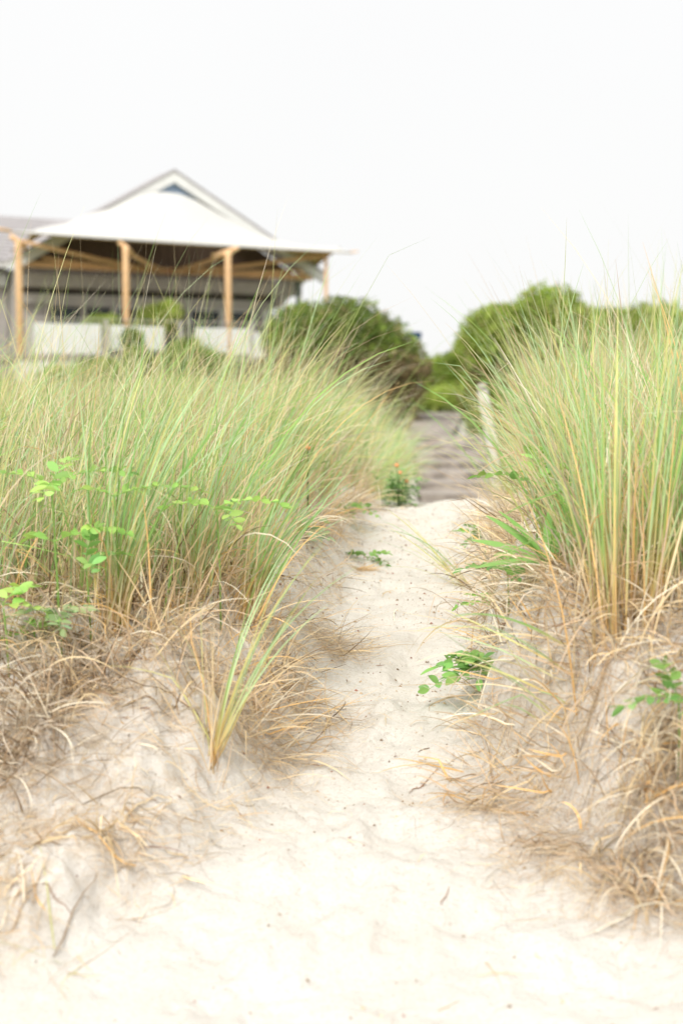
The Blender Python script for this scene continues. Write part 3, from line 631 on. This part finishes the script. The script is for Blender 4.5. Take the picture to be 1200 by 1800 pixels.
# ---------------------------------------------------------------- shrubs
def shrub(name, loc, blobs, n, leaf, label, cat="shrub", pal=('sg1', 'sg2', 'sg3', 'sg4'), prob=(3, 3, 2, 1.2), brown=.0, group=None, stems=9):
    SG = dict(sg1=(.24, .32, .07), sg2=(.36, .48, .09), sg3=(.12, .19, .045), sg4=(.42, .47, .13), br=(.29, .225, .12), lt=(.46, .56, .13))
    root = empty(name, loc); tag(root, label, cat, group)
    bl = np.array(blobs, float); vol = (bl[:, 3] * bl[:, 4] * bl[:, 5]) ** (2 / 3); vi = rng.choice(len(bl), n, p=vol / vol.sum())
    dirs = rng.normal(0, 1, (n, 3)); dirs /= np.linalg.norm(dirs, axis=1)[:, None]
    dirs[:, 2] = np.where(rng.random(n) < .65, np.abs(dirs[:, 2]), dirs[:, 2])
    lump = 1 + .26 * fbm(dirs[:, 0] * 3 + vi * 7, dirs[:, 1] * 3 + dirs[:, 2] * 4, 1.6, 3)
    r_ = lump * (1 - .42 * rng.random(n) ** 2.2) * np.where(rng.random(n) < .015, rng.uniform(1, 1.18, n), 1)
    c0 = bl[vi, :3]; rad = bl[vi, 3:]
    p = c0 + dirs * rad * r_[:, None] + rng.normal(0, .02, (n, 3))
    # sprigs: small fans of leaves
    m = 3; P = np.repeat(p, m, 0) + rng.normal(0, leaf * .6, (n * m, 3)); D = np.repeat(dirs, m, 0) + rng.normal(0, .7, (n * m, 3)); D /= np.linalg.norm(D, axis=1)[:, None]
    up = rng.normal(0, 1, (n * m, 3)); S = np.cross(D, up); S /= np.linalg.norm(S, axis=1)[:, None]
    ll = leaf * rng.uniform(.7, 1.4, n * m)[:, None]; wd = ll * .38
    V = np.stack([P, P + D * ll * .5 + S * wd, P + D * ll, P + D * ll * .5 - S * wd], 1).reshape(-1, 3)
    names = list(pal); pc = np.array([SG[k] for k in names]); cl = fbm(p[:, 0] * 2.3 + p[:, 1], p[:, 2] * 2.3, 1.5, 2)
    ci = rng.choice(len(names), n, p=np.array(prob) / sum(prob)); col = pc[ci] * (1 + .5 * cl[:, None]) * rng.uniform(.8, 1.2, (n, 1))
    if brown:
        low = sst((bl[:, 2].mean() + .15 * bl[:, 5].mean() - p[:, 2]) / .5 + .9) * .85 + .15
        b_ = rng.random(n) < brown * low; col[b_] = np.array(SG['br']) * rng.uniform(.6, 1.4, (b_.sum(), 1))
    mb = MB(); mb.add(V, np.arange(n * m * 4).reshape(-1, 4), np.repeat(col, m * 4, 0)); mb.build("crown", M_SHRUB, root)
    zb = min(0, (bl[:, 2] - bl[:, 5]).min())
    for k in range(stems):
        b = bl[k % len(bl)]; a = rng.uniform(0, 6.28)
        e_ = (b[0] + b[3] * .7 * math.cos(a) * rng.random(), b[1] + b[4] * .7 * math.sin(a), b[2] + b[5] * rng.uniform(.2, .85))
        s0 = (b[0] + rng.normal(0, .15), b[1] + rng.normal(0, .15), -.2)
        mid = tuple((s0[i] + e_[i]) / 2 + rng.normal(0, .08) for i in range(3))
        t = MB(); t.tube([s0, mid, e_], [.03, .02, .006], 6); t.build("stem", M_TWIG, root, True)
    return root
shrub("dune_shrub", (.2, 24, 1.3), [(-.75, .2, 1.05, .75, .9, .72), (-.05, 0, .95, .85, .9, .85), (.45, 0, .55, .75, .9, .9), (.68, -.1, .1, .42, .7, .9), (-1.1, -.3, .35, .6, .7, .6)], 11000, .06,
      "rounded brown-green dune shrub between the house and the boardwalk", pal=("sg1", "sg2", "sg3"), prob=(3, 1, 2.4), brown=.95, stems=24)
shrub("dune_shrub", (3.0, 23, .82), [(-.35, 0, 1.45, .75, .9, .72), (.35, .1, 1.55, .8, .9, .85), (-.3, 0, .6, .72, .8, .9), (.5, 0, .7, .8, .8, .9)], 13000, .06,
      "bright green domed shrub just right of the boardwalk gap", pal=('sg2', 'lt', 'sg1', 'sg4'), prob=(3, 2, 2, 1), brown=.45, stems=16)
shrub("dune_shrub", (4.7, 24, .92), [(-.4, 0, 1.3, .8, .9, .75), (.5, 0, 1.35, .8, .9, .75), (1.3, 0, 1.2, .8, .9, .85), (.3, 0, .5, 1.2, .9, .8)], 12000, .06,
      "wide green shrub mass behind the grass at the right frame edge", pal=('sg2', 'lt', 'sg1', 'sg4'), prob=(3, 1, 2, 1), brown=.3, stems=16)
shrub("low_bush", (2.35, 31, 1.0), [(-.2, 0, .75, .75, .8, .65), (.5, 0, .95, .7, .8, .75), (-.85, .2, .55, .5, .7, .6)], 7000, .06,
      "low green bush in the gap at the end of the boardwalk", pal=('sg2', 'sg1', 'lt'), prob=(3, 2, 1), brown=.1, stems=8)
shrub("low_bush", (1.75, 27.5, .9), [(.3, 0, .45, .7, .5, .35), (-.3, .1, .4, .5, .4, .3), (1.0, 0, .35, .6, .5, .4)], 4500, .05,
      "yellow-green low cover right beside the far boardwalk", pal=('lt', 'sg4', 'sg2'), prob=(3, 2, 2), stems=5)
shrub("low_bush", (1.35, 33, 1.1), [(0, 0, .7, .6, .6, .6), (-.6, 0, .8, .5, .6, .65)], 4000, .05,
      "dark green bush under the blue sign left of the gap", pal=("sg1", "sg3", "sg2"), prob=(2, 1, 1), stems=5)
def pine(loc, h, label):
    root = empty("pine_tree", loc); tag(root, label, "tree"); t = MB(); t.tube([(0, 0, 0), (.03, 0, h * .5), (0, 0, h)], [.06, .04, .012], 7); t.build("trunk", M_TWIG, root, True)
    mb = MB(); n = 2600; z = rng.uniform(.25, 1.02, n) * h; layer = .5 + .5 * np.cos(z / h * 34); rr = (1.05 - z / h) * .42 * h * (.4 + .6 * layer) * rng.random(n) ** .5; a = rng.uniform(0, 6.28, n)
    P = np.stack([rr * np.cos(a), rr * np.sin(a), z], -1); D = rng.normal(0, 1, (n, 3)); D /= np.linalg.norm(D, axis=1)[:, None]; S = np.cross(D, rng.normal(0, 1, (n, 3))); S /= np.linalg.norm(S, axis=1)[:, None]
    V = np.stack([P, P + D * .045 + S * .016, P + D * .09, P + D * .045 - S * .016], 1).reshape(-1, 3)
    mb.add(V, np.arange(n * 4).reshape(-1, 4), np.repeat(np.array([[.055, .11, .045]]) * rng.uniform(.7, 1.4, (n, 1)), 4, 0)); mb.build("crown", M_SHRUB, root)
pine((3.02, 40, 1.0), 1.75, "small dark pine rising in the gap between the shrubs")

# small blue sign
rs = empty("small_sign", (1.60, 30, 1.2)); tag(rs, "small dark blue sign on a pale pole beside the left shrub", "sign")
mb = MB(); mb.box((-.22, -.012, 1.55), (.075, .012, 1.685)); mb.build("sign_panel", plain("navy_paint", (.02, .055, .13), .5, .1), rs)
mb = MB(); mb.tube([(.03, .03, -.2), (.03, .03, 1.58)], .022, 8); mb.build("pole", plain("pale_metal", (.6, .6, .6), .5, .1), rs, True)

# ---------------------------------------------------------------- house (local frame: x along the gable front, y into the house)
HO = (-4.15, 33.7, 0); HR_ = math.atan2(.46, .888)
M_FIR = plain("fir_timber", (.86, .55, .31), .6, .12, 3, (1, 1, 8))
M_WHITE = plain("white_trim_paint", (.72, .72, .70), .6, .05, 4)
M_GREYT = plain("grey_trim_paint", (.47, .44, .40), .7, .08, 4)
M_GREYT2 = plain("pale_header_paint", (.55, .52, .48), .7, .08, 4)
M_ROOF = plain("grey_shingle_roof", (.36, .34, .34), .9, .2, 9, (1, 1, 6), bump=.01)
M_SIDING = plain("brown_vertical_boards", (.15, .105, .08), .8, .35, 3.5, (9, 1, .3), bump=.01)
M_SHING = plain("grey_wall_shingles", (.44, .41, .39), .9, .2, 7, (1, 1, 7), bump=.01)
M_DARKW = plain("painted_recess_shade", (.07, .06, .05), .9, .2, 5)
M_GLASS, _n, _b = new_mat("dark_window_glass"); _b.inputs["Base Color"].default_value = (.045, .055, .055, 1); _b.inputs["Roughness"].default_value = .12; _b.inputs["Specular IOR Level"].default_value = .3
M_BLUE = plain("blue_grey_vent_paint", (.42, .55, .78), .6, .1)
house = empty("beach_house", HO, HR_); tag(house, "shingled gabled beach house with porch on the dune behind the grass", "house")
EZ, PZk, EL, ER, PX = 4.58, 6.75, -3.72, 3.88, .05
def up_at(u): return EZ + (PZk - EZ) * (1 - abs(u - PX) / ((PX - EL) if u < PX else (ER - PX)))
for sgn, E_ in ((-1, EL), (1, ER)):
    rf = MB(); poly = [(PX, PZk), (E_, EZ), (E_, EZ - .055), (PX, PZk - .055)]
    rf.prism(poly, -.62, .60); rf.build("roof", M_ROOF, house)
    tr = MB(); tr.prism([(PX, PZk - .06), (E_, EZ - .06), (E_, EZ - .30), (PX, PZk - .30)], -.60, -.52); tr.build("rake_board", M_WHITE, house)
    sf = MB(); sf.prism([(PX, PZk - .058), (E_, EZ - .058), (E_, EZ - .09), (PX, PZk - .09)], -.515, .58); sf.build("soffit", M_GREYT, house)
gb = MB(); gb.prism([(EL + .35, 4.52), (ER - .35, 4.52), (PX, PZk - .15)], .25, .33)
for k in range(34):
    u = EL + .5 + k * .2; t = up_at(u) - .16
    if t > 4.56: gb.box((u, .232, 4.53), (u + .035, .249, t))
gb.build("gable_siding", M_SIDING, house)
gv = MB(); gv.prism([(PX - .72, PZk - .64), (PX + .72, PZk - .64), (PX, PZk - .22)], -.45, -.40); gv.build("gable_vent", M_BLUE, house)
BL, BR = -3.25, 3.02
hd = MB(); hd.box((BL, -.05, 4.02), (3.55, .55, 4.30)); hd.build("porch_header", M_GREYT, house)
hd = MB(); hd.box((BL, .60, 3.905), (BR, .69, 4.015)); hd.build("gap_shade_strip", M_DARKW, house)  # dark strip painted in for the shade of the recess
hd = MB(); hd.box((BL, .56, 3.68), (BR, .66, 3.90)); hd.build("window_header", M_GREYT2, house)
wl = MB(); wl.box((BL, .70, 1.6), (BR, .86, 3.00)); wl.box((BL, .70, 3.90), (BR, .86, 4.5)); wl.box((BL, .72, 3.0), (-2.62, .86, 3.9))
wl.box((2.62, .72, 3.0), (2.80, .86, 3.9)); wl.box((BR - .14, .88, 1.6), (BR, 7.8, 4.5)); wl.box((BL, .88, 1.6), (BL + .14, 7.8, 4.5)); wl.build("front_wall", M_SHING, house)
cb_ = MB(); cb_.box((2.80, .62, 1.6), (3.05, .87, 3.9)); cb_.build("corner_board", M_WHITE, house)
sp = MB(); sp.prism([(3.06, 3.72), (3.80, 4.44), (3.80, 4.47), (3.06, 4.47)], .1, 7.6); sp.build("eave_bracket", plain("cream_soffit_paint", (.62, .60, .56), .7, .05), house)
xw = [-2.62, -1.75, -1.0, -.08, .85, 1.75, 2.62]
for k in range(6):
    f = MB(); a, b = xw[k] + .003, xw[k + 1] - .003
    f.box((a, .68, 3.0), (a + .07, .80, 3.68)); f.box((b - .07, .68, 3.0), (b, .80, 3.68)); f.box((a + .071, .68, 3.0), (b - .071, .80, 3.06)); f.box((a + .071, .68, 3.62), (b - .071, .80, 3.68))
    fr = f.build("window", M_WHITE if k in (2, 4, 5) else M_GREYT, house)
    p = MB(); p.box((a + .072, .73, 3.061), (b - .072, .75, 3.619)); p.build("pane", M_GLASS, fr)
# left wing of the house
wg = empty("house_wing", HO, HR_); tag(wg, "grey shingled low wing of the house at the left frame edge", "house")
r1 = MB(); r1.prism([(-12, 0), (-3.26, 0), (-3.26, .12), (-12, .12)], 0, .1)
rf = MB(); v = [(-12, 1.2, 4.68), (-3.3, 1.2, 4.68), (-.2, 4.6, 6.12), (-12, 4.6, 6.12)]
rf.add(v + [(a, b, c - .1) for a, b, c in v], [(0, 1, 2, 3), (4, 7, 6, 5), (0, 4, 5, 1), (1, 5, 6, 2), (2, 6, 7, 3), (3, 7, 4, 0)]); 
for k in range(13): 
    t = k / 13; y0 = 1.2 + 3.4 * t; z0 = 4.68 + 1.44 * t; rf.beam((-12, y0, z0 + .008), (-3.4 + 2.2 * t, y0, z0 + .008), .035, .03)
rf.build("roof", M_ROOF, wg)
wl = MB(); wl.box((-12, 1.6, 1.5), (-3.30, 1.75, 4.60)); wl.build("wall", M_SHING, wg)
gt = MB(); gt.box((-12, 1.08, 4.50), (-3.32, 1.19, 4.62)); gt.box((-12, 1.45, 4.1), (-3.34, 1.59, 4.36)); gt.build("gutter", M_WHITE, wg)

# tensile canopy in front of the gable
cn = empty("tensile_canopy", HO, HR_); tag(cn, "cream tent-like canopy on orange timber posts in front of the house", "canopy")
NS, NT = 48, 22
FL, FR_ = np.array([-4.38, -2.95, 4.86]), np.array([3.40, -3.0, 4.80])
S, Tt = np.meshgrid(np.linspace(0, 1, NS + 1), np.linspace(0, 1, NT + 1))
NTR = .6
front = FL[None, None] + (FR_ - FL)[None, None] * S[..., None]
front[..., 1] += .38 * np.sin(math.pi * S); front[..., 2] += .02 * np.sin(math.pi * S)
uu = EL + .05 + (ER - EL - .1) * S; q = 1 - np.abs(uu - PX) / np.where(uu < PX, PX - EL, ER - PX)
BU = [-3.8, -3.5, -2.9, -2.1, -1.45, -.91, -.57, -.23, .12, .54, .96, 1.32, 1.75, 2.3, 2.9, 3.45, 3.87]
BZ = [4.66, 4.84, 5.20, 5.56, 5.77, 6.05, 6.16, 6.19, 6.18, 6.05, 5.85, 5.68, 5.52, 5.30, 5.04, 4.84, 4.68]
RU = [-4.02, -3.55, -2.9, -2.27, -1.62, -1.09, -.74, -.41, -.07, .34, .76, 1.10, 1.53, 1.97, 2.5, 3.1, 3.9]
RZ = [5.0, 5.13, 5.27, 5.50, 5.70, 5.98, 6.08, 6.11, 6.10, 5.98, 5.78, 5.61, 5.46, 5.32, 5.18, 5.06, 4.98]
ur = -4.02 + 7.92 * S
ridge = np.stack([ur, -1.2 - 1.1 * np.abs(2 * S - 1) ** 5, np.interp(ur, RU, RZ)], -1)
back = np.stack([uu, -.72 + .55 * np.abs(2 * S - 1) ** 6, np.interp(uu, BU, BZ)], -1)
tt = Tt[..., None]
surf = np.where(tt < .6, front * (1 - tt / .6) + ridge * (tt / .6), ridge * (1 - (tt - .6) / .4) + back * ((tt - .6) / .4))
surf[..., 2] -= .05 * np.sin(math.pi * Tt) * np.clip(q, 0, 1)
# catenary side edges
surf[..., 0] += np.sin(math.pi * Tt) * (.35 * (1 - S) ** 8 - .45 * S ** 8)
def sheet(off, name, mat):
    mb = MB(); A = surf.copy(); B = surf.copy(); A[..., 2] += off; B[..., 2] += off - .012
    ix = np.arange((NS + 1) * (NT + 1)).reshape(NT + 1, NS + 1); Fq = np.stack([ix[:-1, :-1], ix[:-1, 1:], ix[1:, 1:], ix[1:, :-1]], -1).reshape(-1, 4); nn = ix.size
    V = np.concatenate([A.reshape(-1, 3), B.reshape(-1, 3)]); ring = np.concatenate([ix[0, :], ix[1:, -1], ix[-1, ::-1][1:], ix[::-1, 0][1:-1]])
    rim = np.stack([ring, np.roll(ring, -1), np.roll(ring, -1) + nn, ring + nn], -1)
    mb.add(V, np.concatenate([Fq, Fq[:, ::-1] + nn, rim])); return mb.build(name, mat, cn, smooth=True)
sheet(0, "membrane", plain("cream_canvas", (.56, .553, .52), .7, .02, 2))
sheet(-.022, "shaded_underside", plain("tan_underside_shade", (.50, .36, .17), .8, .06, 2))  # tan sheet added to colour in the warm shade under the membrane
for u, r_ in ((-4.12, .072), (-1.83, .07), (.52, .072), (2.93, .04)):
    p = MB(); p.tube([(u, -2.6, 1.3), (u, -2.6, 4.62), (u, -2.6, 4.74)], [r_, r_, r_ * .95], 14); o = p.build("post", M_FIR, cn, True)
    if r_ > .05:
        s2 = MB(); s2.tube([(u - .16, -2.62, 4.80), (u + .02, -2.55, 4.70), (u + .2, -2.4, 4.60)] if u < 0 else [(u - .3, -2.4, 4.62), (u, -2.6, 4.71), (u + .22, -2.66, 4.80)], [.05, .06, .055], 9); s2.build("post_bracket", M_FIR, o, True)
node = (-.05, -.35, 4.40)
for a in ((-4.05, -2.5, 4.72), (-1.83, -2.45, 4.66), (.66, -2.5, 4.70), (3.05, -2.5, 4.76), (-3.0, -.35, 4.62), (3.6, -.4, 4.62)):
    p = MB(); p.tube([a, tuple((a[i] + node[i]) / 2 + (-.03 if i == 2 else 0) for i in range(3)), node], [.04, .052, .045], 9); p.build("strut", M_FIR, cn, True)
p = MB(); p.beam((-3.6, -.28, 4.47), (3.72, -.28, 4.44), .09, .13); p.build("cross_beam", M_FIR, cn)
p = MB(); p.tube([(2.3, -2.6, 4.34), (3.4, -.9, 4.36)], .016, 6); p.tube([(3.36, -2.98, 4.80), (3.52, -3.05, 4.82)], .02, 6); p.tube([(-4.36, -2.95, 4.86), (-5.0, -3.1, 4.92)], .035, 6); p.build("tie_rod", M_FIR, cn, True)
dp = MB(); dp.tube([(3.32, -.3, 1.6), (3.32, -.3, 4.35)], .04, 8); dp.build("downpipe", plain("green_metal", (.03, .12, .09), .5, .1), house, True)
dp = MB(); dp.box((4.40, 1.95, 1.2), (4.52, 2.07, 4.5)); dp.build("rear_post", M_SHING, house)

deck = empty("deck", HO, HR_); tag(deck, "raised timber deck with solid white railing boards under the canopy", "deck")
d_ = MB(); d_.box((-4.3, -2.9, 2.28), (3.2, .69, 2.38)); d_.build("deck_floor", M_BOARD, deck)
for a, b, z0, z1 in ((-3.86, -2.40, 2.42, 3.06), (-2.22, -1.0, 2.52, 3.04), (-.28, 1.0, 2.46, 3.04), (1.06, 2.5, 2.4, 2.96)):
    q_ = MB(); q_.box((a, -2.66, z0), (b, -2.62, z1)); q_.build("railing_panel", M_WHITE, deck, bevel=.01)
for a in (-3.95, -2.31, -.64, 1.03, 2.6):
    q_ = MB(); q_.box((a - .045, -2.70, 2.0), (a + .045, -2.671, 3.14)); q_.build("railing_post", M_GREYT, deck)
q_ = MB(); q_.box((-4.0, -2.70, 3.145), (2.65, -2.62, 3.165)); q_.build("handrail", M_GREYT, deck)
q_ = MB(); q_.box((-4.3, -2.88, 1.75), (-2.3, -2.80, 2.26)); q_.build("skirting_board", M_WHITE, deck)
def hloc(u, v, z): c, s2 = math.cos(HR_), math.sin(HR_); return (HO[0] + u * c - v * s2, HO[1] + u * s2 + v * c, z)
shrub("deck_plant", hloc(-.95, -1.9, 2.4), [(0, 0, .75, .34, .3, .38), (.3, .1, .9, .28, .25, .32), (-.2, 0, .5, .3, .3, .3)], 1500, .055, "bright green leafy plant on the deck between the middle posts", "plant", pal=('lt', 'sg2', 'sg4'), prob=(3, 2, 1), stems=4)
shrub("deck_plant", hloc(-2.05, -1.8, 2.4), [(0, 0, .65, .34, .3, .22), (-.25, 0, .6, .25, .2, .2)], 900, .05, "low green plant behind the railing left of the second post", "plant", pal=('lt', 'sg2'), prob=(2, 2), stems=3)
shrub("climbing_plant", hloc(-1.85, -3.05, 1.7), [(0, 0, .95, .22, .15, .3), (.1, 0, .4, .3, .2, .5)], 1200, .05, "dark climber in front of the deck at the second post's foot", "plant", pal=('sg1', 'sg3', 'sg2'), prob=(2, 1, 1), stems=3)
shrub("low_bush", hloc(-.75, -3.3, 1.7), [(0, 0, .5, .45, .35, .55), (.5, 0, .35, .4, .35, .5), (-.6, 0, .25, .4, .3, .4)], 2600, .05, "green bush under the deck railing at its broken middle", pal=('sg1', 'sg2', 'sg3'), prob=(2, 2, 1), stems=5)
shrub("low_bush", hloc(-2.7, -3.4, 1.7), [(0, 0, .2, .6, .4, .4), (-.8, 0, .1, .5, .4, .35)], 2000, .05, "low bush before the white skirting under the left railing panel", pal=('sg2', 'sg1'), prob=(2, 2), stems=4)
shrub("low_bush", hloc(2.9, -2.7, 1.7), [(0, 0, .45, .5, .5, .45), (.7, 0, .35, .6, .5, .5), (-.6, 0, .3, .5, .5, .5)], 3500, .055, "brown-green bush at the right corner of the deck", pal=("sg1", "sg2", "sg3"), prob=(2, 2, 1), brown=.4, stems=8)
